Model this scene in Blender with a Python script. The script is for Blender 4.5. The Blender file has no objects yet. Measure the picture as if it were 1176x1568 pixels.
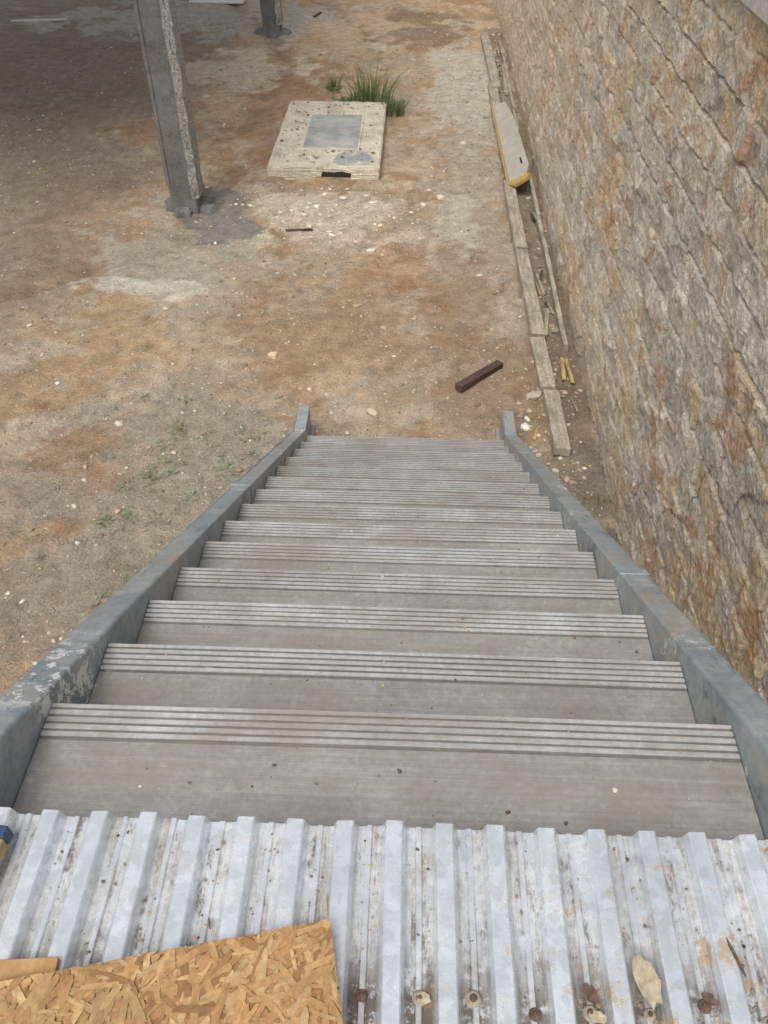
import bpy, bmesh, math, random
import numpy as np
from mathutils import Vector, Matrix
random.seed(7); rng=np.random.default_rng(7)
S=bpy.context.scene
S.view_settings.view_transform='Standard'; S.view_settings.look='None'; S.view_settings.exposure=0
R=math.radians
# ---------- numpy noise ----------
T=rng.random((256,256))
def vn(x,y):
    xi=np.floor(x).astype(int); yi=np.floor(y).astype(int)
    fx=x-xi; fy=y-yi; fx=fx*fx*(3-2*fx); fy=fy*fy*(3-2*fy)
    a=T[xi&255,yi&255]; b=T[(xi+1)&255,yi&255]; c=T[xi&255,(yi+1)&255]; d=T[(xi+1)&255,(yi+1)&255]
    return (a*(1-fx)+b*fx)*(1-fy)+(c*(1-fx)+d*fx)*fy
def fbm(x,y,s,o=4,off=0.0,g=0.5):
    x=np.asarray(x,float)*s+off; y=np.asarray(y,float)*s+off*1.7; t=0; a=1; n=0
    for i in range(o):
        t=t+a*vn(x+i*17.3,y+i*9.1); n+=a; a*=g; x=x*2.03; y=y*2.03
    return t/n
def ss(a,b,x):
    t=np.clip((np.asarray(x,float)-a)/(b-a),0,1); return t*t*(3-2*t)
# ---------- node helper ----------
class M:
    def __init__(s,name,rough=0.8,metal=0.0):
        s.m=bpy.data.materials.new(name); s.m.use_nodes=True; s.t=s.m.node_tree; s.n=s.t.nodes
        s.b=s.n['Principled BSDF']; s.b.inputs['Roughness'].default_value=rough; s.b.inputs['Metallic'].default_value=metal
        s.co=s.n.new('ShaderNodeTexCoord').outputs['Object']
    def L(s,a,b): s.t.links.new(a,b)
    def set(s,sock,v):
        if hasattr(v,'is_linked') or hasattr(v,'links'): s.L(v,sock)
        elif isinstance(v,tuple) and len(v)==3 and sock.type=='RGBA': sock.default_value=(*v,1)
        else: sock.default_value=v
    def map(s,sc=(1,1,1),rot=(0,0,0),src=None):
        n=s.n.new('ShaderNodeMapping'); s.L(src or s.co,n.inputs['Vector']); n.inputs['Scale'].default_value=sc; n.inputs['Rotation'].default_value=rot; return n.outputs[0]
    def noise(s,scale,det=6,rough=0.6,vec=None,dist=0.0):
        n=s.n.new('ShaderNodeTexNoise'); s.L(vec or s.co,n.inputs['Vector']); n.inputs['Scale'].default_value=scale
        n.inputs['Detail'].default_value=min(det,5); n.inputs['Roughness'].default_value=rough; n.inputs['Distortion'].default_value=dist; return n.outputs[0]
    def vor(s,scale,vec=None,feat='F1',out='Distance',rnd=1.0):
        n=s.n.new('ShaderNodeTexVoronoi'); n.feature=feat; s.L(vec or s.co,n.inputs['Vector']); n.inputs['Scale'].default_value=scale; n.inputs['Randomness'].default_value=rnd; return n.outputs[out]
    def ramp(s,f,stops):
        n=s.n.new('ShaderNodeValToRGB'); s.L(f,n.inputs[0]); e=n.color_ramp.elements
        while len(e)<len(stops): e.new(0.5)
        for q,(p,c) in zip(e,stops):
            q.position=p; q.color=(c,c,c,1) if isinstance(c,(int,float)) else (*c,1)
        return n.outputs[0]
    def mix(s,f,a,b,mode='MIX'):
        n=s.n.new('ShaderNodeMix'); n.data_type='RGBA'; n.blend_type=mode
        s.set(n.inputs[0],f); s.set(n.inputs[6],a); s.set(n.inputs[7],b); return n.outputs[2]
    def math(s,op,a,b=0.0):
        n=s.n.new('ShaderNodeMath'); n.operation=op; s.set(n.inputs[0],a); s.set(n.inputs[1],b); return n.outputs[0]
    def attr(s,name,out='Color'):
        n=s.n.new('ShaderNodeAttribute'); n.attribute_name=name; return n.outputs[out]
    def sep(s,v):
        n=s.n.new('ShaderNodeSeparateXYZ'); s.L(v,n.inputs[0]); return n.outputs
    def bump(s,h,st=0.5,d=0.01,prev=None):
        n=s.n.new('ShaderNodeBump'); s.L(h,n.inputs['Height']); n.inputs['Strength'].default_value=st; n.inputs['Distance'].default_value=d
        if prev: s.L(prev,n.inputs['Normal'])
        s.L(n.outputs[0],s.b.inputs['Normal']); return n.outputs[0]
    def col(s,c): s.set(s.b.inputs['Base Color'],c); return s
    def rough(s,c): s.set(s.b.inputs['Roughness'],c); return s
# ---------- mesh helper ----------
def mesh(name,v,f,mat=None,parent=None,smooth=False,cols=None,loc=None,rot=None):
    me=bpy.data.meshes.new(name); me.from_pydata([tuple(p) for p in v] if not isinstance(v,np.ndarray) else v.tolist(),[],f if isinstance(f,list) else f.tolist()); me.update()
    if cols is not None:
        a=me.color_attributes.new('tint','FLOAT_COLOR','POINT'); c=np.ones((len(me.vertices),4),np.float32); c[:,:3]=cols; a.data.foreach_set('color',c.ravel())
    if smooth: me.polygons.foreach_set('use_smooth',[True]*len(me.polygons))
    o=bpy.data.objects.new(name,me); S.collection.objects.link(o)
    if mat: me.materials.append(mat.m if isinstance(mat,M) else mat)
    if parent: o.parent=parent
    if loc: o.location=loc
    if rot: o.rotation_euler=rot
    return o
def empty(name):
    o=bpy.data.objects.new(name,None); S.collection.objects.link(o); return o
def bm_obj(name,bm,mat,parent=None,loc=None,rot=None,smooth=False):
    bmesh.ops.recalc_face_normals(bm,faces=bm.faces[:])
    me=bpy.data.meshes.new(name); bm.to_mesh(me); bm.free()
    o=bpy.data.objects.new(name,me); S.collection.objects.link(o); me.materials.append(mat.m)
    if smooth: me.polygons.foreach_set('use_smooth',[True]*len(me.polygons))
    if parent: o.parent=parent
    if loc: o.location=loc
    if rot: o.rotation_euler=rot
    return o
def box(name,lo,hi,mat,parent=None,bev=0.004,sub=0,jit=0.0,loc=None,rot=None,seg=1,warp=0.0):
    bm=bmesh.new(); bmesh.ops.create_cube(bm,size=1)
    lo=Vector(lo); hi=Vector(hi)
    for v in bm.verts: v.co=Vector([(lo[i]+hi[i])/2+v.co[i]*(hi[i]-lo[i]) for i in range(3)])
    if bev: bmesh.ops.bevel(bm,geom=bm.edges[:],offset=bev,segments=seg,affect='EDGES',profile=0.5)
    if sub:
        bmesh.ops.subdivide_edges(bm,edges=[e for e in bm.edges if e.calc_length()>0.1],cuts=sub,use_grid_fill=True)
        ph=random.uniform(0,6)
        for v in bm.verts:
            v.co+=Vector([random.uniform(-jit,jit) for _ in range(3)])
            if warp: v.co.x+=warp*math.sin(v.co.y*1.7+ph); v.co.z+=warp*0.5*math.sin(v.co.y*2.3+ph)
    return bm_obj(name,bm,mat,parent,loc,rot)
def extrude_yz(name,poly,x0,x1,mat,parent=None,bev=0):
    bm=bmesh.new(); a=[bm.verts.new((x0,y,z)) for y,z in poly]; b=[bm.verts.new((x1,y,z)) for y,z in poly]
    bm.faces.new(a); bm.faces.new(b[::-1]); n=len(poly)
    for i in range(n): bm.faces.new((a[i],b[i],b[(i+1)%n],a[(i+1)%n]))
    if bev: bmesh.ops.bevel(bm,geom=bm.edges[:],offset=bev,segments=3,affect='EDGES',profile=0.5)
    return bm_obj(name,bm,mat,parent)

# ================= MATERIALS =================
mg=M('dirt_ground',0.95)
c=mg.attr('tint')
n1=mg.noise(7,5,0.72); n2=mg.noise(48,5,0.75); n3=mg.vor(36); n4=mg.noise(260,3,0.65); n5=mg.vor(36,out='Color')
c=mg.mix(1.0,c,mg.ramp(n1,[(0.3,0.72),(0.52,1.0),(0.72,1.2)]),'MULTIPLY')
c=mg.mix(1.0,c,mg.ramp(n2,[(0.3,0.68),(0.5,1.0),(0.7,1.25)]),'MULTIPLY')
c=mg.mix(1.0,c,mg.ramp(n4,[(0.3,0.84),(0.7,1.14)]),'MULTIPLY')
peb=mg.ramp(n3,[(0.10,1.0),(0.24,0.0)])
pm=mg.math('MULTIPLY',peb,mg.ramp(mg.noise(2.6,5,0.7),[(0.46,0.0),(0.62,0.85)]))
bw=mg.n.new('ShaderNodeRGBToBW'); mg.L(n5,bw.inputs[0])
c=mg.mix(pm,c,mg.ramp(bw.outputs[0],[(0.2,(0.20,0.15,0.105)),(0.5,(0.45,0.38,0.29)),(0.8,(0.76,0.70,0.59))]))
mg.col(c)
h=mg.math('ADD',n2,mg.math('MULTIPLY',n4,0.3)); h=mg.math('ADD',h,mg.math('MULTIPLY',pm,0.7)); h=mg.math('ADD',h,mg.math('MULTIPLY',n1,2.5))
mg.bump(h,1.0,0.022)
mst=M('gravel_stone',0.9); c=mst.attr('tint'); c=mst.mix(1.0,c,mst.ramp(mst.noise(60,4),[(0.3,0.75),(0.7,1.2)]),'MULTIPLY'); mst.col(c)
# wall
mw=M('split_face_block',0.92)
c=mw.attr('tint')
a=mw.noise(34,5,0.78,dist=0.3); b_=mw.noise(150,4,0.7)
c=mw.mix(1.0,c,mw.ramp(a,[(0.28,0.55),(0.48,1.0),(0.72,1.38)]),'MULTIPLY')
c=mw.mix(1.0,c,mw.ramp(b_,[(0.3,0.70),(0.7,1.28)]),'MULTIPLY')
mw.col(c)
h=mw.math('ADD',mw.math('MULTIPLY',a,1.2),mw.math('MULTIPLY',b_,0.35)); mw.bump(h,0.9,0.025)
def concrete(name,base,dark,sc=6):
    m=M(name,0.9); n=m.noise(sc,5,0.7); f=m.noise(sc*14,5,0.7)
    c=m.ramp(n,[(0.3,dark),(0.6,base)]); c=m.mix(1.0,c,m.ramp(f,[(0.3,0.7),(0.7,1.25)]),'MULTIPLY'); m.col(c)
    m.bump(m.math('ADD',n,m.math('MULTIPLY',f,0.4)),0.6,0.01); return m
mpad=concrete('pad_concrete',(0.72,0.66,0.53),(0.46,0.40,0.30),3)
mcap=concrete('coping_concrete',(0.52,0.50,0.46),(0.40,0.38,0.35),3)
mfoot=concrete('footing_concrete',(0.42,0.36,0.27),(0.25,0.21,0.16),5)
mcol=concrete('column_concrete',(0.20,0.195,0.18),(0.10,0.095,0.085),5)
mstuc=M('lit_rough_stucco',0.95); f=mstuc.noise(45,5,0.8); mstuc.col(mstuc.ramp(f,[(0.36,(0.14,0.135,0.12)),(0.48,(0.42,0.40,0.36)),(0.62,(0.68,0.66,0.61))])); mstuc.bump(f,1.0,0.03)  # rough speckled stucco; pale tone paints the side light into its colour
mh=M('hatch_steel',0.6,0.15); n=mh.noise(4,5,0.65); mh.col(mh.ramp(n,[(0.35,(0.30,0.31,0.30)),(0.52,(0.44,0.45,0.435)),(0.66,(0.58,0.54,0.46))])); mh.bump(mh.noise(40,4),0.2,0.004)
mdark=M('dark_gap',0.9); mdark.col((0.03,0.028,0.025))
# paint steel
mp=M('grey_painted_steel',0.45,0.1)
n=mp.noise(6,5,0.7); n2=mp.noise(60,5,0.7)
c=mp.ramp(n,[(0.3,(0.215,0.26,0.28)),(0.55,(0.31,0.36,0.38)),(0.75,(0.44,0.475,0.48))])
c=mp.mix(1.0,c,mp.ramp(n2,[(0.3,0.80),(0.7,1.15)]),'MULTIPLY')
xyz=mp.sep(mp.co)
nearY=mp.math('MULTIPLY',mp.ramp(xyz[1],[(0.88,0.0),(0.97,1.0)]),mp.ramp(mp.math('SUBTRACT',xyz[1],0.8),[(0.32,1.0),(0.52,0.0)]))
leftX=mp.math('LESS_THAN',xyz[0],-0.70)
nearL=mp.math('MULTIPLY',nearY,leftX)
pl0=mp.math('MULTIPLY',mp.ramp(mp.noise(3.1,3,0.6,dist=0.5),[(0.60,0.0),(0.66,1.0)]),mp.ramp(mp.noise(38,5,0.8),[(0.52,0.0),(0.57,1.0)]))
pl1=mp.math('MULTIPLY',nearL,mp.ramp(mp.noise(20,5,0.78,dist=0.3),[(0.52,0.0),(0.545,1.0)]))
pl=mp.math('MAXIMUM',pl0,pl1)
c=mp.mix(mp.math('MULTIPLY',mp.ramp(mp.noise(12,5,0.75),[(0.46,0.0),(0.60,0.6)]),mp.ramp(mp.noise(1.7,2),[(0.4,0.15),(0.6,1.0)])),c,(0.46,0.43,0.36))
c=mp.mix(pl,c,(0.80,0.80,0.77))
sc_=mp.math('MULTIPLY',mp.ramp(mp.noise(4,5,0.8,vec=mp.map((9,1,1))),[(0.58,0.0),(0.62,0.7)]),mp.ramp(mp.noise(2.6,2),[(0.47,0.0),(0.58,1.0)]))
c=mp.mix(sc_,c,(0.11,0.12,0.125))
ru=mp.math('MULTIPLY',mp.ramp(mp.noise(2.3,3,0.6,vec=mp.map((1,1,1),(0.4,0.3,1))),[(0.55,0.0),(0.63,1.0)]),mp.ramp(mp.noise(25,5,0.8),[(0.46,0.0),(0.60,0.85)]))
c=mp.mix(ru,c,(0.44,0.31,0.18)); mp.col(c); mp.bump(mp.math('ADD',n2,pl),0.3,0.004)
# tread aluminium
mt=M('aluminium_tread',0.5,0.25)
d=mt.noise(5,5,0.7); d2=mt.noise(70,5,0.75); st=mt.noise(1,5,0.6,vec=mt.map((1.5,120,1)))
c=mt.ramp(d,[(0.3,(0.36,0.345,0.32)),(0.55,(0.46,0.45,0.43)),(0.75,(0.56,0.555,0.545))])
c=mt.mix(1.0,c,mt.ramp(st,[(0.3,0.86),(0.7,1.12)]),'MULTIPLY')
c=mt.mix(1.0,c,mt.ramp(d2,[(0.3,0.80),(0.7,1.16)]),'MULTIPLY')
c=mt.mix(1.0,c,mt.attr('tint'),'MULTIPLY')
c=mt.mix(mt.ramp(mt.noise(1.8,5,0.78,vec=mt.map((1,2.5,1))),[(0.46,0.0),(0.62,0.55)]),c,(0.30,0.255,0.195))
sp=mt.math('MULTIPLY',mt.ramp(mt.vor(28),[(0.05,1.0),(0.1,0.0)]),mt.ramp(mt.noise(9,2),[(0.54,0.0),(0.60,0.8)]))
c=mt.mix(sp,c,(0.16,0.11,0.06))
sp=mt.math('MULTIPLY',mt.ramp(mt.vor(9,vec=mt.map((1,1.5,1),(0,0,1))),[(0.05,1.0),(0.12,0.0)]),mt.ramp(mt.noise(30,4),[(0.45,0.0),(0.6,0.5)]))
c=mt.mix(sp,c,(0.62,0.60,0.55)); mt.col(c)
wv=mt.n.new('ShaderNodeTexWave'); wv.bands_direction='Y'; mt.L(mt.co,wv.inputs['Vector']); wv.inputs['Scale'].default_value=90
mt.bump(mt.math('ADD',mt.math('MULTIPLY',wv.outputs['Fac'],0.5),mt.math('MULTIPLY',d2,0.3)),0.25,0.002)
# deck galv
mdk=M('galvanised_deck',0.3,0.85)
spc=mdk.vor(60,out='Color'); bw=mdk.n.new('ShaderNodeRGBToBW'); mdk.L(spc,bw.inputs[0]); n=mdk.noise(6,5,0.7); n2=mdk.noise(45,5,0.78); n6=mdk.noise(150,4,0.7)
c=mdk.mix(1.0,(0.83,0.87,0.90),mdk.ramp(bw.outputs[0],[(0.2,0.90),(0.8,1.06)]),'MULTIPLY'); c=mdk.mix(1.0,c,mdk.ramp(n,[(0.3,0.82),(0.65,1.06)]),'MULTIPLY')
zv=mdk.ramp(mdk.math('MULTIPLY',mdk.math('ADD',mdk.sep(mdk.co)[2],0.026),40),[(0.1,1.0),(0.40,0.0)])
sx=mdk.noise(1,5,0.8,vec=mdk.map((34,4,1)))
mask=mdk.math('MULTIPLY',zv,mdk.ramp(sx,[(0.42,0.05),(0.58,0.9)]))
mask=mdk.math('MAXIMUM',mask,mdk.math('MULTIPLY',mdk.ramp(n2,[(0.54,0.0),(0.61,0.8)]),mdk.ramp(n,[(0.49,0.0),(0.62,1.0)])))
mask=mdk.math('MULTIPLY',mask,mdk.ramp(n6,[(0.3,0.6),(0.6,1.0)]))
c=mdk.mix(mask,c,mdk.ramp(n2,[(0.38,(0.15,0.12,0.09)),(0.5,(0.29,0.26,0.215)),(0.62,(0.48,0.445,0.38))]))
yb=mdk.math('SUBTRACT',mdk.sep(mdk.co)[1],0.37); nearfix=mdk.ramp(mdk.math('ABSOLUTE',yb),[(0.02,1.0),(0.11,0.0)])
rb=mdk.math('MULTIPLY',mdk.math('MULTIPLY',nearfix,zv),mdk.ramp(mdk.noise(30,5,0.8),[(0.38,0.0),(0.50,0.95)]))
rb=mdk.math('MAXIMUM',rb,mdk.math('MULTIPLY',zv,mdk.ramp(mdk.noise(16,5,0.8,vec=mdk.map((1.6,0.7,1))),[(0.56,0.0),(0.64,0.8)])))
c=mdk.mix(rb,c,(0.10,0.07,0.048))
ruS=mdk.math('MULTIPLY',mdk.ramp(mdk.noise(14,5,0.78),[(0.56,0.0),(0.62,0.85)]),mdk.ramp(mdk.sep(mdk.co)[0],[(0.0,0.25),(0.3,1.0)]))
c=mdk.mix(ruS,c,(0.42,0.31,0.19))
mall=mdk.math('MAXIMUM',mdk.math('MAXIMUM',mask,rb),ruS)
mdk.col(c); mdk.L(mdk.math('SUBTRACT',0.55,mdk.math('MULTIPLY',mall,0.5)),mdk.b.inputs['Metallic'])
mdk.rough(mdk.math('ADD',mdk.math('MULTIPLY',n,0.35),mdk.math('ADD',0.05,mdk.math('MULTIPLY',mall,0.45)))); mdk.bump(n2,0.3,0.003)
def wood(name,a,b,sc=(12,1.5,12)):
    m=M(name,0.85); g=m.noise(3,5,0.7,vec=m.map(sc)); f=m.noise(40,4,0.7); q=m.noise(2.5,4,0.7)
    c=m.ramp(g,[(0.3,a),(0.7,b)]); c=m.mix(1.0,c,m.ramp(f,[(0.3,0.75),(0.7,1.2)]),'MULTIPLY'); c=m.mix(1.0,c,m.ramp(q,[(0.35,0.65),(0.6,1.05)]),'MULTIPLY'); m.col(c); m.bump(g,0.5,0.006); return m
mwd=wood('weathered_timber',(0.27,0.225,0.165),(0.56,0.50,0.40))
mwy=wood('fresh_pine',(0.42,0.28,0.11),(0.60,0.44,0.22))
mwb=wood('dark_timber',(0.06,0.035,0.027),(0.13,0.08,0.06))
mosb=M('osb_flakes',0.75); c=mosb.attr('tint'); c=mosb.mix(1.0,c,mosb.ramp(mosb.noise(90,5,0.75),[(0.3,0.66),(0.7,1.18)]),'MULTIPLY')
c=mosb.mix(mosb.ramp(mosb.noise(7,5,0.75),[(0.50,0.0),(0.66,0.65)]),c,(0.26,0.155,0.07)); mosb.col(c); mosb.bump(mosb.noise(90,4),0.3,0.002)
mply=M('plywood_edge',0.8); mply.col(mply.ramp(mply.noise(50,5),[(0.3,(0.38,0.21,0.08)),(0.7,(0.55,0.35,0.15))]))
mleaf=M('leaf_green',0.6); c=mleaf.attr('tint'); mleaf.col(c)
myel=M('yellow_paint',0.6); myel.col(myel.ramp(myel.noise(20,5),[(0.4,(0.52,0.32,0.05)),(0.65,(0.36,0.27,0.13))]))
mpan=M('panel_face',0.6); mpan.col(mpan.ramp(mpan.noise(6,5),[(0.3,(0.36,0.34,0.28)),(0.7,(0.50,0.47,0.40))]))
mwhite=M('white_plastic',0.5); mwhite.col(mwhite.ramp(mwhite.noise(9),[(0.3,(0.5,0.5,0.47)),(0.7,(0.7,0.7,0.66))]))
mblue=M('blue_paint',0.5); mblue.col(mblue.ramp(mblue.noise(30),[(0.3,(0.02,0.045,0.11)),(0.7,(0.04,0.08,0.16))]))
mflake=M('dried_flake',0.9); mflake.col(mflake.ramp(mflake.noise(60,5,0.75),[(0.3,(0.28,0.21,0.13)),(0.6,(0.54,0.47,0.33))]))
mrust=M('rusty_metal',0.85); mrust.col(mrust.ramp(mrust.noise(80),[(0.3,(0.06,0.035,0.025)),(0.7,(0.2,0.12,0.08))]))

# ================= GROUND =================
def axis(parts):
    o=[]
    for a,b,s in parts: o+=list(np.arange(a,b-1e-6,s))
    return np.array(o+[parts[-1][1]])
gx=axis([(-400,-60,40),(-60,-14,4),(-14,-7,0.25),(-7,1.6,0.035),(1.6,8,0.8),(8,60,6),(60,400,40)])
gy=axis([(-400,-40,40),(-40,-2,3),(-2,2.4,0.2),(2.4,9,0.035),(9,19.5,0.05),(19.5,30,0.5),(30,80,5),(80,400,40)])
X,Y=np.meshgrid(gx,gy)
def tracks(X,Y):
    r=np.sqrt((X+9.5)**2+(Y-14.0)**2); wob=(fbm(X,Y,1.3,3,3.)-0.5)*0.5
    t=0
    for rr in (7.3,8.9): t=t+np.exp(-((r-rr+wob)/0.20)**2)
    return t
def gh(X,Y):
    near=ss(-14,-9,X)*ss(25,20,Y)
    h=(fbm(X,Y,0.5,3,1.)-0.5)*0.10+(fbm(X,Y,4,4,2.)-0.5)*0.05+(fbm(X,Y,22,2,4.)-0.5)*0.02
    tr=tracks(X,Y); h=h-0.035*tr*(0.6+0.8*fbm(X,Y,9,2,8.))
    return h*near*0.9
Z=gh(X,Y)
def blob(cx,cy,rx,ry,sh=0.5,off=0.):
    d=np.sqrt(((X-cx)/rx)**2+((Y-cy)/ry)**2)+(fbm(X,Y,2.2,6,11+off,0.68)-0.5)*2.4
    return ss(1.1,1.1-sh,d)
def lerp(a,c,m): return a*(1-m[...,None])+np.array(c)*m[...,None]
C=np.zeros(X.shape+(3,))+np.array([0.51,0.35,0.21])
C=lerp(C,(0.62,0.45,0.29),ss(0.46,0.66,fbm(X,Y,0.9,6,21.,0.62)))
C=lerp(C,(0.37,0.225,0.125),ss(0.52,0.66,fbm(X,Y,1.4,6,31.,0.65))*0.65)
C=lerp(C,(0.49,0.41,0.305),ss(0.51,0.60,fbm(X,Y,1.1,6,41.,0.68))*0.7)
C=lerp(C,(0.66,0.57,0.44),ss(0.57,0.62,fbm(X,Y,1.7,6,141.,0.66))*0.55)
C=lerp(C,(0.28,0.23,0.17),ss(-2.6,-4.4,X+(fbm(X,Y,0.8,5,51.)-0.5)*2.6+ss(7,4,Y)*0.6)*(0.28+0.5*ss(5.5,8.0,Y)))  # brown-grey left ground, with overhead shade painted into its colour
C=lerp(C,(0.51,0.45,0.35),blob(0.75,9.5,0.5,5.0,0.4,1)*0.8)
C=lerp(C,(0.64,0.59,0.49),blob(0.7,13.6,0.75,2.4,0.3,2)*0.8)
C=lerp(C,(0.66,0.61,0.50),blob(0.45,8.7,0.35,1.0,0.25,32)*0.7)
C=lerp(C,(0.62,0.56,0.44),blob(0.75,7.0,0.35,0.6,0.25,33)*0.6)
C=lerp(C,(0.36,0.225,0.13),blob(0.5,7.3,0.45,0.9,0.4,3)*0.6)
C=lerp(C,(0.35,0.225,0.135),blob(0.85,5.7,0.7,0.9,0.5,9)*0.6)
C=lerp(C,(0.42,0.27,0.15),blob(-0.6,6.6,1.3,0.9,0.5,19)*0.55)
C=lerp(C,(0.74,0.65,0.51),blob(-1.0,9.0,0.95,0.75,0.25,4)*0.7)
C=lerp(C,(0.50,0.44,0.34),blob(-2.6,8.0,0.9,1.1,0.25,5)*0.9)
C=lerp(C,(0.74,0.68,0.56),blob(-2.75,7.3,0.6,0.22,0.2,25)*0.8)
C=lerp(C,(0.25,0.24,0.22),blob(-2.15,8.9,0.45,0.7,0.2,6)*0.8)
C=lerp(C,(0.43,0.375,0.29),blob(-1.75,4.3,0.95,1.4,0.4,7)*0.85)
C=lerp(C,(0.35,0.275,0.20),blob(-3.0,3.3,1.2,1.8,0.8,8)*0.5)
C=lerp(C,(0.54,0.49,0.41),blob(-4.0,17.5,3.0,1.4,0.3,12)*0.75)
C=lerp(C,(0.25,0.165,0.105),blob(0.1,17.0,0.8,1.3,0.4,13)*0.75)
C=lerp(C,(0.42,0.25,0.13),blob(-2.0,12.8,0.5,2.2,0.4,23)*0.6)
C=lerp(C,(0.62,0.46,0.31),blob(-1.2,16.8,0.9,1.2,0.4,14)*0.7)
C=lerp(C,(0.68,0.59,0.44),blob(-2.9,14.3,0.9,1.0,0.2,15)*0.85)
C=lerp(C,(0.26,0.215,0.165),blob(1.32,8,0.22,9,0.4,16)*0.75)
C=lerp(C,(0.23,0.165,0.11),np.clip(tracks(X,Y),0,1)*0.55*ss(0.4,0.6,fbm(X,Y,6,3,70.)))
C*= (0.78+0.44*fbm(X,Y,12,4,61.,0.6))[...,None]
ny,nx=X.shape
V=np.stack([X,Y,Z],-1).reshape(-1,3); I=np.arange(ny*nx).reshape(ny,nx)
F=np.stack([I[:-1,:-1],I[:-1,1:],I[1:,1:],I[1:,:-1]],-1).reshape(-1,4)
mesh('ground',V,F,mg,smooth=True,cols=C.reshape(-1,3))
def gz(x,y): return float(gh(np.array([x]),np.array([y]))[0])

# ---------- stones ----------
def ico():
    bm=bmesh.new(); bmesh.ops.create_icosphere(bm,subdivisions=1,radius=1); v=np.array([p.co[:] for p in bm.verts]); f=np.array([[q.index for q in p.verts] for p in bm.faces]); bm.free(); return v,f
IV,IF=ico()
def stones(name,px,py,sz,cols,flat=0.55,pz=None):
    n=len(px); v=np.repeat(IV[None],n,0)*(1+rng.uniform(-0.28,0.28,(n,len(IV),1)))
    v*=np.stack([rng.uniform(0.7,1.4,n),rng.uniform(0.6,1.1,n),rng.uniform(flat*0.6,flat*1.2,n)],-1)[:,None]
    a=rng.uniform(0,6.28,n); ca,sa=np.cos(a)[:,None],np.sin(a)[:,None]
    x=v[...,0]*ca-v[...,1]*sa; y=v[...,0]*sa+v[...,1]*ca; z=v[...,2]
    s=np.asarray(sz)[:,None]; zz=gh(np.asarray(px),np.asarray(py)) if pz is None else np.asarray(pz)
    P=np.stack([x*s+np.asarray(px)[:,None],y*s+np.asarray(py)[:,None],z*s+zz[:,None]+s*0.2],-1).reshape(-1,3)
    f=(IF[None]+(np.arange(n)*len(IV))[:,None,None]).reshape(-1,3)
    return mesh(name,P,f,mst,cols=np.repeat(cols,len(IV),0))
N=34000
px=rng.uniform(-6,1.4,N); py=rng.uniform(2.6,18.5,N)
dens=0.25+0.9*(fbm(px,py,1.1,6,41.,0.68)>0.52)+1.2*np.exp(-((px-0.75)/0.45)**2)+1.3*np.exp(-(((px+1.75)/0.9)**2+((py-4.4)/1.3)**2))+1.2*np.exp(-(((px+1.0)/0.9)**2+((py-9.0)/0.8)**2))
inpad=(px>-1.9)&(px<-0.38)&(py>9.95)&(py<12.6)
k=(rng.uniform(0,1.6,N)<dens)&~inpad; px,py=px[k],py[k]; n=len(px)
sz=0.004+0.011*rng.random(n)**3+0.020*(rng.random(n)**24)
pal=np.array([[0.62,0.54,0.43],[0.50,0.38,0.26],[0.32,0.22,0.14],[0.72,0.65,0.54],[0.33,0.30,0.26],[0.56,0.42,0.27]])
stones('gravel',px,py,sz,pal[rng.integers(0,6,n)]*rng.uniform(0.75,1.1,(n,1)))
m=240; rx=rng.normal(-0.95,0.55,m); ry=rng.normal(9.05,0.4,m); kk=ry<9.9; rx,ry=rx[kk],ry[kk]
stones('concrete_rubble',rx,ry,0.008+0.036*rng.random(len(rx))**4,np.tile([0.78,0.71,0.58],(len(rx),1))*rng.uniform(0.8,1.1,(len(rx),1)),0.35)
for (x,y,s,c) in [(-1.22,6.12,0.055,(0.7,0.55,0.36)),(-0.30,5.35,0.04,(0.7,0.55,0.36)),(1.03,5.62,0.075,(0.46,0.42,0.37)),(0.3,9.55,0.06,(0.7,0.62,0.48)),(-0.45,8.2,0.045,(0.76,0.68,0.56)),(-1.02,4.72,0.085,(0.42,0.31,0.2)),(0.95,5.32,0.03,(0.78,0.74,0.68)),(-3.0,9.9,0.05,(0.7,0.62,0.5)),(-2.35,6.9,0.03,(0.6,0.5,0.36)),(0.62,11.3,0.05,(0.65,0.6,0.5)),(0.9,5.0,0.025,(0.8,0.76,0.7)),(1.0,4.9,0.03,(0.6,0.5,0.36)),(0.93,5.2,0.04,(0.85,0.83,0.78)),(1.02,5.1,0.025,(0.8,0.78,0.7))]:
    stones('rock',np.array([x]),np.array([y]),np.array([s]),np.array([c]),0.6)
m=700; ry=np.concatenate([rng.uniform(3.2,17,m-180),rng.uniform(4.3,6.2,180)]); rx=1.30+rng.normal(0,0.09,m); rx[-180:]=1.12+rng.normal(0,0.16,180); kk=rx<1.46; rx,ry=rx[kk],ry[kk]
stones('wall_foot_rubble',rx,ry,0.006+0.03*rng.random(len(rx))**4,pal[rng.integers(0,6,len(rx))]*rng.uniform(0.6,1.1,(len(rx),1)),0.5)

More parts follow.
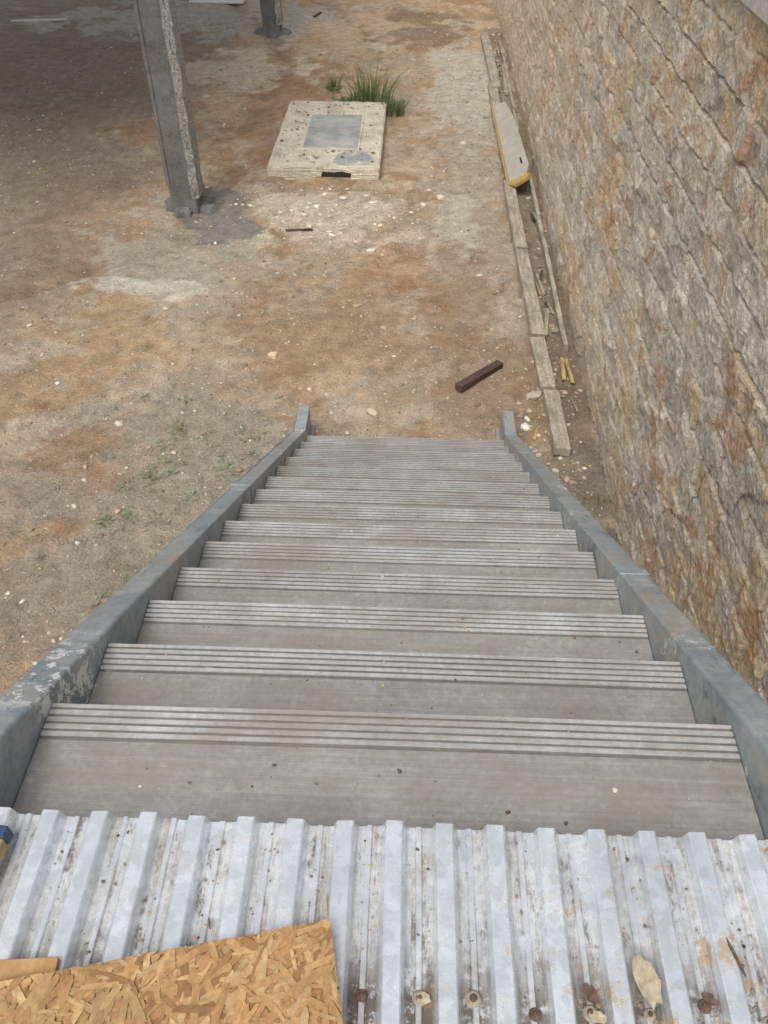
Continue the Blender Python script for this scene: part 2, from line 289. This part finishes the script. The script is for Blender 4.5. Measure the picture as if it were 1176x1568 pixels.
# ================= WALL =================
WX=1.49; WT=3.13
wy=axis([(-1,1.5,0.06),(1.5,8,0.014),(8,13,0.024),(13,24,0.05)]); wz=axis([(-0.1,WT,0.014)])
YY,ZZ=np.meshgrid(wy,wz)
ch,bl=0.2,0.4
zw=ZZ+(fbm(YY,ZZ,2.0,3,5.)-0.5)*0.014; co_=np.floor(zw/ch).astype(int)
yw=YY+0.2*(co_%2)+(fbm(YY,ZZ,3.0,3,6.)-0.5)*0.022; bi=np.floor(yw/bl).astype(int)
ly=yw-bi*bl; lz=zw-co_*ch
de=np.minimum(np.minimum(ly,bl-ly),np.minimum(lz,ch-lz))
rj=T[(co_*37+bi*11)&255,(bi*53+co_*7)&255]; rj2=T[(co_*19+bi*5+90)&255,(bi*29+co_*3+40)&255]; rj3=T[(co_*5+bi*71+9)&255,(bi*3+co_*17+140)&255]
disp=0.010+0.008*rj+0.042*(fbm(YY+rj*9,ZZ,9,6,13.,0.70)-0.45)+(rj2-0.5)*0.04*(ly-0.2)+(rj3-0.5)*0.045*(lz-0.1)
fr=((ly-bl/2)*np.cos(rj*3+0.5)+(lz-ch/2)*np.sin(rj*3+0.5)+(fbm(YY,ZZ,10,4,3.,0.6)-0.5)*0.14-0.10*(rj3-0.5))
disp+=0.010*ss(-0.009,0.009,fr)*(rj2>0.4)
fr2=((ly-bl/2)*np.cos(rj2*3+2)+(lz-ch/2)*np.sin(rj2*3+2)+(fbm(YY,ZZ,12,4,9.,0.6)-0.5)*0.14-0.2*(rj-0.5))
disp+=0.008*ss(-0.008,0.008,fr2)*(rj3>0.4)
den=de+(fbm(YY,ZZ,30,3,1.)-0.5)*0.010
joint=ss(0.001,0.010,den); disp=disp*joint-0.001*(1-joint)
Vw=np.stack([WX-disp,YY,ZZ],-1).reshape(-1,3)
Cw=np.zeros(YY.shape+(3,))+np.array([0.64,0.565,0.455])
Cw*=(0.80+0.38*rj)[...,None]
def lw(c,m):
    global Cw; Cw=Cw*(1-m[...,None])+np.array(c)*m[...,None]
lw((0.84,0.78,0.67),ss(0.50,0.62,fbm(YY+rj*3,ZZ,4.6,6,81.,0.68))*0.65)
lw((0.46,0.43,0.385),ss(0.53,0.64,fbm(YY,ZZ+rj2*3,4.1,6,181.,0.68))*0.55)
lw((0.68,0.51,0.30),ss(0.48,0.60,fbm(YY,ZZ,1.3,6,91.,0.68))*0.7*ss(0.35,0.55,fbm(YY,ZZ,9,4,5.)))
lw((0.70,0.50,0.28),(rj3>0.86)*ss(0.4,0.55,fbm(YY,ZZ,11,5,55.,0.65))*0.6)
lw((0.50,0.28,0.15),ss(0.66,0.70,fbm(YY,ZZ,5.0,6,101.,0.62)+(rj-0.5)*0.12)*0.75)
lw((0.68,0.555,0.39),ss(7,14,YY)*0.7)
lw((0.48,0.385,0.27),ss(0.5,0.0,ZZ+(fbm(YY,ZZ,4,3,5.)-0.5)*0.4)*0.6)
mort=ss(0.008,0.001,den); lw((0.52,0.46,0.37),mort*0.6)
ck=np.full(YY.shape,9.)
pth=[(4.0,0.35),(3.9,0.6),(3.5,0.62),(3.45,0.82),(3.15,1.0),(3.1,1.4),(2.75,1.42),(2.7,1.62),(2.4,1.8)]
wyy=YY+(fbm(YY,ZZ,14,3,2.)-0.5)*0.05; wzz=ZZ+(fbm(YY,ZZ,14,3,6.)-0.5)*0.05
for (a0,b0),(a1,b1) in zip(pth[:-1],pth[1:]):
    dx,dy=a1-a0,b1-b0; t=np.clip(((wyy-a0)*dx+(wzz-b0)*dy)/(dx*dx+dy*dy),0,1); ck=np.minimum(ck,np.hypot(wyy-a0-t*dx,wzz-b0-t*dy))
cm=ss(0.009,0.002,ck); Cw*=(1-0.8*cm)[...,None]
ny,nx=YY.shape; I=np.arange(ny*nx).reshape(ny,nx)
F=np.stack([I[:-1,:-1],I[1:,:-1],I[1:,1:],I[:-1,1:]],-1).reshape(-1,4)
wall=empty('block_wall')
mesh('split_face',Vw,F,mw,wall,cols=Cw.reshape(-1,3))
box('core',(WX+0.05,-1.0,-0.1),(WX+0.3,24,WT-0.01),mfoot,wall,0)
box('coping',(WX-0.05,-1.03,WT+0.002),(WX+0.34,24.03,WT+0.10),mcap,wall,0.01)
fs=empty('formwork_strip')
for i,(a,b) in enumerate([(6.3,8.9),(8.93,12.4),(12.45,15.9)]):
    x=1.385+0.02*random.uniform(-1,1)
    box('strip_%d'%i,(-0.02,-(b-a)/2,0),(0.02,(b-a)/2,0.09),mwd,fs,0.003,8,0.003,loc=(x,(a+b)/2,-0.005),rot=(0,R(random.uniform(-6,6)),R(random.uniform(-0.5,0.5))),warp=0.008)

# ================= TIMBERS =================
def plank(x0,y0,x1,y1,w,t,mat,name='timber_plank',tilt=0,z=None):
    L=math.hypot(x1-x0,y1-y0); a=math.atan2(y1-y0,x1-x0)-math.pi/2
    zz=gz((x0+x1)/2,(y0+y1)/2) if z is None else z
    return box(name,(-w/2,-L/2,0),(w/2,L/2,t),mat,None,0.004,7,0.0012,loc=((x0+x1)/2,(y0+y1)/2,zz),rot=(0,R(tilt),a),warp=0.004 if L>1 else 0)
plank(1.17,4.86,1.16,5.62,0.125,0.075,mwd,tilt=3,z=0.0)
plank(1.15,5.66,1.13,6.42,0.13,0.07,mwd,tilt=-3,z=0.01)
plank(1.14,6.45,1.125,8.1,0.125,0.08,mwd,tilt=2,z=0.01)
plank(1.125,8.13,1.11,9.85,0.125,0.08,mwd,tilt=3,z=0.015)
plank(1.12,11.9,1.13,13.6,0.13,0.08,mwd,tilt=4)
plank(1.18,13.3,1.14,16.2,0.13,0.08,mwd,tilt=-4,z=0.03)
plank(1.32,13.2,1.38,14.6,0.10,0.05,mwd,tilt=8)
plank(0.40,5.67,0.775,6.04,0.075,0.055,mwb,'dark_wood_offcut')
plank(1.30,5.82,1.32,6.14,0.035,0.015,mwy,'pine_stake',z=0.03); plank(1.37,5.78,1.35,6.12,0.03,0.015,mwy,'pine_stake',z=0.03)
plank(1.22,6.55,1.30,7.1,0.04,0.02,mwd,'wood_scrap'); plank(1.28,7.3,1.25,7.7,0.03,0.02,mwd,'wood_scrap')
plank(-1.42,8.62,-1.12,8.66,0.022,0.02,mwb,'wood_scrap'); plank(0.98,5.05,1.02,5.2,0.03,0.01,mwy,'wood_scrap')
plank(-7.6,17.05,-6.6,17.2,0.06,0.03,mwhite,'white_pipe'); plank(-4.6,18.75,-3.5,18.75,0.4,0.03,mwhite,'white_board')
plank(-2.0,17.6,-1.9,17.9,0.05,0.03,mwb,'wood_scrap')
for _ in range(30):
    y=random.uniform(5,16); x=random.uniform(1.22,1.4); a=random.uniform(-0.6,0.6); L=random.uniform(0.06,0.25)
    plank(x,y,x+L*math.sin(a)*0.4,y+L*math.cos(a),random.uniform(0.01,0.03),0.01,random.choice([mwd,mwd,mwb,mwy]),'wood_splinter',z=0.03)
pn=empty('yellow_panel')
def poly_slab(name,pts,t,mat,par):
    bm=bmesh.new(); a=[bm.verts.new((x,y,0)) for x,y in pts]; b=[bm.verts.new((x,y,t)) for x,y in pts]
    bm.faces.new(a[::-1]); bm.faces.new(b); n=len(pts)
    for i in range(n): bm.faces.new((a[i],a[(i+1)%n],b[(i+1)%n],b[i]))
    return bm_obj(name,bm,mat,par)
poly_slab('face',[(0.022,0.16),(0.10,0.10),(0.24,0.08),(0.30,0.3),(0.27,1.9),(0.20,2.6),(0.022,2.7)],0.02,mpan,pn)
poly_slab('edge_rail',[(-0.006,0.10),(0.020,0.10),(0.020,2.8),(0.0,2.8)],0.032,myel,pn)
poly_slab('end_cap',[(0.02,0.06),(0.08,-0.03),(0.24,-0.05),(0.29,0.03),(0.24,0.075),(0.10,0.095),(0.02,0.15)],0.034,myel,pn)
poly_slab('slot',[(0.21,0.42),(0.235,0.42),(0.23,0.60),(0.21,0.60)],0.0245,mdark,pn)
pn.location=(1.11,9.62,0.07); pn.rotation_euler=(R(1),R(-36),R(0.6))

# ================= CONCRETE PAD =================
pad=empty('concrete_pad')
bm=bmesh.new(); bmesh.ops.create_cube(bm,size=1)
for v in bm.verts: v.co=Vector((-1.132+v.co.x*1.375,11.27+v.co.y*2.41,0.02+v.co.z*0.22))
bmesh.ops.bevel(bm,geom=bm.edges[:],offset=0.012,segments=2,affect='EDGES')
bmesh.ops.subdivide_edges(bm,edges=[e for e in bm.edges if e.calc_length()>0.15],cuts=16,use_grid_fill=True)
for v in bm.verts: v.co+=Vector([random.uniform(-0.006,0.006) for _ in range(3)])
bm_obj('slab',bm,mpad,pad)
box('hatch_frame',(-1.47,10.62,0.125),(-0.72,11.88,0.146),mpad,pad,0.004)
box('hatch_plate',(-1.44,10.65,0.14),(-0.75,11.85,0.152),mh,pad,0.004)
poly_slab('cement_splash',[(-1.02,10.22),(-0.86,10.12),(-0.6,10.16),(-0.54,10.35),(-0.62,10.56),(-0.72,10.61),(-0.90,10.60),(-1.0,10.44)],0.009,mh,pad).location=(0,0,0.124)
fo=poly_slab('front_opening',[(-1.16,0.02),(-0.8,0.015),(-0.79,0.06),(-0.9,0.085),(-1.0,0.07),(-1.14,0.08)],0.012,mdark,pad)
fo.rotation_euler=(R(90),0,0); fo.location=(0,10.068,0)
mm=190; rx=rng.uniform(-1.78,-0.5,mm); ry=rng.uniform(10.15,12.4,mm)
kk=~((rx>-1.47)&(rx<-0.72)&(ry>10.62)&(ry<11.88)); rx,ry=rx[kk],ry[kk]
s=stones('chips',rx,ry,0.008+0.022*rng.random(len(rx))**2,np.tile([0.30,0.23,0.15],(len(rx),1))*rng.uniform(0.6,1.8,(len(rx),1)),0.4,pz=np.full(len(rx),0.132)); s.parent=pad

# ================= COLUMNS + ADDED SHADE CANOPY =================
def column(cx,cy):
    e=empty('concrete_column'); hw=0.15; H=5.9
    bm=bmesh.new(); bmesh.ops.create_cube(bm,size=1)
    for v in bm.verts: v.co=Vector((v.co.x*hw*2,v.co.y*hw*2,H/2-0.1+v.co.z*(H+0.2)))
    bmesh.ops.bevel(bm,geom=[q for q in bm.edges if abs(q.verts[0].co.z-q.verts[1].co.z)>1],offset=0.012,segments=2,affect='EDGES')
    bm_obj('shaft',bm,mcol,e)
    zs=np.arange(0.15,H-0.2,0.03); ys=np.linspace(-hw-0.015,hw+0.01,12); A,B=np.meshgrid(ys,zs)
    d=0.012+0.04*fbm(A+cx,B,14,4,7.+cx)
    d[:,0]=-0.035-0.03*fbm(A,B,8,3,1.)[:,0]; d[:,-1]=-0.02
    vv=np.stack([hw+d,A+(fbm(A,B,9,3,2.)-0.5)*0.03,B],-1).reshape(-1,3); r,c=A.shape; I=np.arange(r*c).reshape(r,c)
    mesh('lit_stucco_skin',vv,np.stack([I[:-1,:-1],I[:-1,1:],I[1:,1:],I[1:,:-1]],-1).reshape(-1,4),mstuc,e)
    box('corner_angle',(-hw-0.010,-hw-0.012,0.3),(-hw+0.028,-hw-0.002,H-0.1),mcol,e,0.002,8,0.003)
    nr,nt_=9,28; v=[(0,0,0.10)]; f=[]
    for i in range(1,nr+1):
        for j in range(nt_):
            a=j/nt_*6.283; rr=0.34*i/nr*(0.6+0.8*float(fbm(np.array([math.cos(a)+cx]),np.array([math.sin(a)+cy]),2.0,3,4.)[0]))
            if math.sin(a*2)*math.cos(a*3)>0.3: rr*=0.8
            z=0.10*(1-(i/nr)**1.3)+random.uniform(-0.014,0.014)-(0.05 if i==nr else 0)
            v.append((rr*math.cos(a),rr*math.sin(a)*0.8,z))
    for j in range(nt_): f.append((0,1+j,1+(j+1)%nt_))
    for i in range(nr-1):
        for j in range(nt_): f.append((1+i*nt_+j,1+(i+1)*nt_+j,1+(i+1)*nt_+(j+1)%nt_,1+i*nt_+(j+1)%nt_))
    mesh('footing',v,f,mcol,e)
    e.location=(cx,cy,0); return e
column(-2.62,9.2); column(-2.64,16.55)
can=empty('added_shade_canopy')  # out-of-view canopy with beams, added to shade the ground at left
box('shade_slab',(-12,7.6,5.98),(-3.2,18.5,6.12),mcap,can,0.01)
box('edge_beam',(-2.78,7.6,5.72),(-2.5,18.5,5.975),mcol,can,0.01)
for i,y in enumerate((9.2,16.55)): box('cross_beam_%d'%i,(-12,y-0.1,5.72),(-2.79,y+0.1,5.975),mcol,can,0.01)

# ================= PLANTS =================
def blades(name,cx,cy,n,r,hmin,hmax,w,spread=0.6,c0=(0.07,0.12,0.04),c1=(0.22,0.28,0.12),z0=0):
    v=[];f=[];c=[]
    for i in range(n):
        a=random.uniform(0,6.283); rr=r*math.sqrt(random.random()); bx=cx+rr*math.cos(a); by=cy+rr*math.sin(a)*0.8
        h=random.uniform(hmin,hmax); la=a+random.uniform(-0.8,0.8); ln=h*random.uniform(0.1,spread)
        wa=random.uniform(0,3.14); wx,wy_=math.cos(wa)*w/2,math.sin(wa)*w/2; b=len(v)
        k=random.random(); col=[c0[j]+(c1[j]-c0[j])*k for j in range(3)]
        for q in range(4):
            t=q/3; ww=(1-t)**0.7 if q<3 else 0.05; z=z0+h*(t-0.25*t*t*ln/h*2)
            x=bx+math.cos(la)*ln*t*t; y=by+math.sin(la)*ln*t*t
            v+= [(x-wx*ww,y-wy_*ww,z),(x+wx*ww,y+wy_*ww,z)]; c+=[col,col]
        for q in range(3): f.append((b+2*q,b+2*q+1,b+2*q+3,b+2*q+2))
    return mesh(name,v,f,mleaf,cols=np.array(c))
def weeds(name,pts,c0=(0.06,0.11,0.03),c1=(0.20,0.27,0.10)):
    v=[];f=[];c=[]
    for (cx,cy,s,nl) in pts:
        for i in range(nl):
            a=random.uniform(0,6.283); r0=s*random.uniform(0,0.55); L=s*random.uniform(0.3,0.6); w=L*random.uniform(0.28,0.45)
            bx=cx+r0*math.cos(a); by=cy+r0*math.sin(a); z=gz(cx,cy)+random.uniform(0.006,0.3*s)
            a2=a+random.uniform(-0.9,0.9); dx,dy=math.cos(a2),math.sin(a2); up=random.uniform(-0.1,0.5)*L; b=len(v)
            v+=[(bx,by,z),(bx+dx*L*.5-dy*w/2,by+dy*L*.5+dx*w/2,z+up*.7),(bx+dx*L,by+dy*L,z+up*.8),(bx+dx*L*.5+dy*w/2,by+dy*L*.5-dx*w/2,z+up*.7)]
            k=random.random(); col=[c0[j]+(c1[j]-c0[j])*k for j in range(3)]; c+=[col]*4; f.append((b,b+1,b+2,b+3))
    return mesh(name,v,f,mleaf,cols=np.array(c))
blades('tall_grass_clump',-0.68,12.78,170,0.30,0.2,0.74,0.014,0.8)
blades('tall_grass_clump',-0.33,12.35,90,0.15,0.12,0.40,0.014,0.8)
weeds('leafy_weed',[(-0.9+random.uniform(-.3,.65),12.7+random.uniform(-.1,.35),0.16,18) for _ in range(22)])
weeds('leafy_weed',[(-1.28+random.uniform(-.1,.1),13.5+random.uniform(-.15,.15),0.16,16) for _ in range(5)])
blades('grass_tuft',-1.28,13.5,40,0.1,0.12,0.3,0.012)
pts=[]
for i in range(230):
    x=random.gauss(-1.72,0.40); y=random.gauss(4.5,0.60)
    if x<-1.05: pts.append((x,y,random.uniform(0.018,0.055)*random.choice([0.6,0.8,1,1.7]),random.randint(6,18)))
weeds('ground_weeds',pts,(0.13,0.165,0.075),(0.33,0.36,0.21))
for x,y,n in [(-1.85,5.15,14),(0.62,8.0,14),(1.02,8.4,10),(0.95,12.3,12),(1.43,4.4,26),(1.4,4.0,20),(-1.2,5.0,12),(0.7,12.9,10),(1.35,9.2,10)]:
    blades('grass_tuft',x,y,n,0.06,0.03,0.11,0.006,1.0,(0.1,0.14,0.05),(0.26,0.26,0.12),gz(x,y))
v=[];f=[]
for i in range(300):
    x=random.uniform(-4.5,1.2); y=random.uniform(3,15); a=random.uniform(0,3.14); L=random.uniform(0.02,0.09); w=0.002+0.002*random.random(); z=gz(x,y)+0.008
    dx,dy=math.cos(a),math.sin(a); b=len(v)
    for t,zz in ((0,0),(1,0.004)):
        v+=[(x+dx*L*t-dy*w,y+dy*L*t+dx*w,z+zz),(x+dx*L*t+dy*w,y+dy*L*t-dx*w,z+zz),(x+dx*L*t,y+dy*L*t,z+zz+w*1.6)]
    f+=[(b,b+3,b+5,b+2),(b+1,b+2,b+5,b+4),(b,b+1,b+4,b+3)]
mesh('twig_litter',v,f,mwd)

# ================= STAIRCASE =================
XL,XR=-0.772,0.713; LZ=2.667; RI=0.178; GO=0.295; Y1=0.984
st=empty('metal_staircase')
prof=[(0.0,-0.045),(0.0,-0.003),(-0.002,0.0)]
for i in range(5):
    s=0.0175*i
    if i: prof.append((-s,0.0))
    prof+=[(-(s+0.0115),0.0),(-(s+0.0125),-0.004),(-(s+0.0165),-0.004)]
prof+=[(-0.090,-0.0018),(-0.305,-0.0018),(-0.305,-0.042),(-0.30,-0.045)]
for k in range(1,15):
    y0=Y1+(k-1)*GO; z0=LZ-RI*k
    xs=np.linspace(XL+0.002,XR-0.002,25); v=[];cc=[]
    sh=0.91+0.18*random.random()
    for x in xs:
        for (a,b) in prof:
            v.append((x,y0+a+0.0015*math.sin(x*3+k),z0+b+0.001*math.sin(x*2.1+k*1.7)))
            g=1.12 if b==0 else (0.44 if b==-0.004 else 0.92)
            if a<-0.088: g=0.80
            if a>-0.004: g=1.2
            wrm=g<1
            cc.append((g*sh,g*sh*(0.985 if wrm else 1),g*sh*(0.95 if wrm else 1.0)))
    m_=len(prof); f=[]
    for i in range(len(xs)-1):
        for j in range(m_): f.append((i*m_+j,(i+1)*m_+j,(i+1)*m_+(j+1)%m_,i*m_+(j+1)%m_))
    f.append(tuple(range(m_-1,-1,-1))); f.append(tuple(range((len(xs)-1)*m_,len(xs)*m_)))
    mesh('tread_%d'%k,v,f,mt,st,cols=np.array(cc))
    for sx,s in ((XL,1),(XR,-1)):
        a,b=sorted((sx+s*0.001,sx+s*0.035))
        box('cleat_%d_%d'%(k,s),(a,y0-0.27,z0-0.085),(b,y0-0.03,z0-0.047),mp,st,0.002)
def top(y): return LZ-RI+0.042-(y-Y1)*RI/GO
FW=0.088
poly=[(0.67,2.66),(0.775,2.66),(4.80,top(4.80)),(5.12,top(4.80)-0.005),(5.12,-0.02),(4.72,-0.02),(0.67,2.38)]
extrude_yz('stringer_left',poly,XL-FW,XL,mp,st,0.010)
extrude_yz('stringer_right',poly,XR,XR+FW,mp,st,0.010)
def collar(name,y,x0,x1,L=0.09,t=0.007,w=0.005):
    extrude_yz(name,[(y,top(y)+t),(y+L,top(y+L)+t),(y+L,top(y+L)-0.25),(y,top(y)-0.25)],x0-w,x1+w,mp,st,0.006)
collar('splice_left',2.95,XL-FW,XL,0.09,0.014,0.008); collar('splice_right',1.83,XR,XR+FW,0.05,0.010,0.006)
for sx in (XL-FW/2,XR+FW/2):
    box('foot_plate',(sx-0.07,4.82,-0.01),(sx+0.07,5.16,0.012),mp,st,0.002)
n=700; kk=rng.integers(1,10,n); gx_=rng.uniform(XL+0.03,XR-0.03,n); gy_=Y1+(kk-1)*GO-rng.uniform(0.01,0.28,n); gz_=LZ-RI*kk-0.001
stones('tread_grit',gx_,gy_,0.0012+0.0045*rng.random(n)**4,pal[rng.integers(0,6,n)]*rng.uniform(0.2,1.2,(n,1)),0.5,pz=gz_).parent=st

# ================= LANDING =================
ld=empty('landing_deck')
P=0.0869; x0=-0.0915; EY=0.655
xs=[];zs=[]
cyc=[(0,0),(0.010,0),(0.0125,-0.0015),(0.019,-0.0185),(0.022,-0.020),(0.0335,-0.0205),(0.036,-0.0165),(0.044,-0.0165),(0.0465,-0.0205),(0.060,-0.020),(0.063,-0.0185),(0.0695,-0.0015),(0.072,0)]
for i in range(-13,14):
    for a,b in cyc: xs.append(x0+i*P+a+0.002); zs.append(b)
xs=np.array(xs); zs=np.array(zs)*1.15; keep=(xs>-1.12)&(xs<1.1); xs,zs=xs[keep],zs[keep]
ys=np.concatenate([np.arange(-1.0,0,0.1),np.arange(0,EY,0.02),[EY]])
A,B=np.meshgrid(xs,ys); ZZ2=np.tile(zs,(len(ys),1))+(fbm(A,B,5,3,3.)-0.5)*0.003
A2=A+(fbm(A,B,3,3,13.)-0.5)*0.004
B2=B.copy(); B2[-1]+= (fbm(xs,xs*0,9,2,4.)-0.5)*0.008
vv=np.stack([A2,B2,ZZ2],-1).reshape(-1,3); r,c=A.shape; I=np.arange(r*c).reshape(r,c)
o=mesh('corrugated_sheet',vv,np.stack([I[:-1,:-1],I[:-1,1:],I[1:,1:],I[1:,:-1]],-1).reshape(-1,4),mdk,ld,smooth=False,loc=(0,0,LZ))
md=o.modifiers.new('s','SOLIDIFY'); md.thickness=0.0012; md.offset=-1
def ring(x,y,r,mat,nm):
    bm=bmesh.new(); bmesh.ops.create_cone(bm,segments=16,radius1=r,radius2=r*0.75,depth=0.004,cap_ends=True)
    bm_obj(nm,bm,mat,ld,loc=(x,y,LZ-0.0165))
    bm=bmesh.new(); bmesh.ops.create_uvsphere(bm,u_segments=8,v_segments=6,radius=r*0.5)
    bm_obj(nm+'_head',bm,mrust,ld,loc=(x,y,LZ-0.0155))
for i in range(-8,12):
    ring(x0+(i+0.48)*P+random.uniform(-0.003,0.003),0.385+random.uniform(-0.015,0.015),random.uniform(0.008,0.013),mfoot if i%3 else mrust,'screw_%d'%(i+8))
def flake(nm,x,y,rx,ry,rot,mat,z=0.002):
    bm=bmesh.new(); n=15; vs=[]
    for i in range(n):
        a=i/n*6.283; k=random.uniform(0.72,1.15); vs.append(bm.verts.new((rx*k*math.cos(a),ry*k*math.sin(a),random.uniform(0,0.001))))
    fc=bm.faces.new(vs); r_=bmesh.ops.extrude_face_region(bm,geom=[fc])
    for v in r_['geom']:
        if isinstance(v,bmesh.types.BMVert): v.co.z+=0.0015
    bm_obj(nm,bm,mat,ld,loc=(x,y,LZ+z),rot=(0,0,rot))
flake('flake_1',0.385,0.415,0.020,0.038,0.1,mflake)
flake('flake_4',0.30,0.40,0.010,0.018,0.5,mrust,-0.014); flake('flake_6',0.305,0.37,0.010,0.014,1.5,mflake,-0.013)
flake('flake_7',0.045,0.385,0.012,0.010,0.4,mflake,-0.013); flake('flake_8',0.48,0.40,0.008,0.014,0.9,mrust,-0.015)
flake('sliver_1',-0.115,0.505,0.004,0.028,0.15,mflake,-0.012); flake('sliver_2',0.53,0.455,0.003,0.035,0.3,mrust,0.0); flake('sliver_3',-0.30,0.48,0.002,0.010,0.3,mrust,-0.014)
n=1300; kx=rng.integers(-9,12,n)+0.48; gx_=x0+kx*P+rng.normal(0,0.010,n); gy_=rng.uniform(0.2,0.64,n)
stones('deck_grit',gx_,gy_,0.0008+0.0034*rng.random(n)**4,pal[rng.integers(0,6,n)]*rng.uniform(0.12,0.9,(n,1)),0.5,pz=np.full(n,LZ-0.0205)).parent=ld
box('edge_angle',(-1.1,EY-0.10,LZ-0.16),(1.08,EY-0.02,LZ-0.030),mp,ld,0.004)
box('back_beam',(-1.1,-0.95,LZ-0.16),(1.08,-0.87,LZ-0.030),mp,ld,0.004)
for i,x in enumerate((-1.08,-0.4,0.3,0.98)): box('joist_%d'%i,(x,-0.868,LZ-0.15),(x+0.08,EY-0.102,LZ-0.030),mp,ld,0.004)
for i,(x,y) in enumerate(((-1.08,EY-0.1),(0.98,EY-0.1),(-1.08,-0.95),(0.98,-0.95))): box('leg_%d'%i,(x,y,-0.05),(x+0.08,y+0.08,LZ-0.162),mp,ld,0.004)

# ---------- OSB ----------
osb=empty('osb_board')
W,D=0.72,0.55
box('panel',(-W,-D,0),(0,0,0.016),mply,osb,0.001)
v=[];f=[];c=[]
oc=[(0.52,0.30,0.125),(0.57,0.35,0.155),(0.48,0.26,0.10),(0.60,0.39,0.185),(0.50,0.28,0.115),(0.36,0.185,0.07)]
for i in range(4600):
    cx=random.uniform(-W,0); cy=random.uniform(-D,0); a=random.gauss(0.5,0.9); L=random.uniform(0.012,0.060); w=random.uniform(0.003,0.012); z=0.0162+i*1.0e-6
    dx,dy=math.cos(a),math.sin(a); b=len(v); k=random.uniform(0.82,1.06); col=[q*k for q in random.choice(oc)]
    for (s,t) in ((-1,-.8),(-.5,-1),(.6,-1),(1,-.3),(.9,.8),(-.2,1),(-1,.7)):
        s*=random.uniform(.85,1.1); x=cx+dx*L*s*.6-dy*w*t*.6; y=cy+dy*L*s*.6+dx*w*t*.6
        v.append((min(0,max(-W,x)),min(0,max(-D,y)),z)); c.append(col)
    f.append(tuple(range(b,b+7)))
mesh('strands',v,f,mosb,osb,cols=np.array(c))
osb.location=(-0.103,0.478,LZ+0.014); osb.rotation_euler=(0,0,R(12.5))
box('plywood_scrap',(-0.045,-0.05,0),(0.045,0.03,0.011),mply,None,0.001,loc=(-0.56,0.38,LZ+0.002),rot=(0,0,R(5)))
ws=empty('painted_wood_block'); box('block',(-0.06,-0.14,0),(0,0.0,0.03),mwy,ws,0.002); box('painted_tip',(-0.06,0.001,0),(0,0.022,0.031),mblue,ws,0.003)
ws.location=(-0.662,0.585,LZ+0.002); ws.rotation_euler=(0,0,R(-6))

# ================= LIGHT / CAMERA =================
el,az=62,205
w=bpy.data.worlds.new('World'); S.world=w; w.use_nodes=True; nt=w.node_tree
sk=nt.nodes.new('ShaderNodeTexSky'); sk.sky_type='NISHITA'; sk.sun_disc=False; sk.sun_elevation=R(el); sk.sun_rotation=R(az); sk.dust_density=4
hs=nt.nodes.new('ShaderNodeHueSaturation'); hs.inputs['Saturation'].default_value=0.40; nt.links.new(sk.outputs[0],hs.inputs['Color'])
bg=nt.nodes['Background']; nt.links.new(hs.outputs[0],bg.inputs[0]); bg.inputs[1].default_value=0.15
L=bpy.data.lights.new('sun','SUN'); L.energy=1.5; L.angle=R(30); L.color=(1,0.96,0.9); lo=bpy.data.objects.new('sun',L); S.collection.objects.link(lo)
d=Vector((math.sin(R(az))*math.cos(R(el)),math.cos(R(az))*math.cos(R(el)),math.sin(R(el)))); lo.rotation_euler=d.to_track_quat('Z','Y').to_euler()
cam=bpy.data.cameras.new('camera'); co=bpy.data.objects.new('camera',cam); S.collection.objects.link(co)
cam.sensor_fit='VERTICAL'; cam.sensor_height=36; cam.lens=36*1256/1568; cam.clip_start=0.02; cam.clip_end=2000
co.location=(0,0,4.05); co.rotation_euler=(R(90-44),0,R(2.2)); S.camera=co
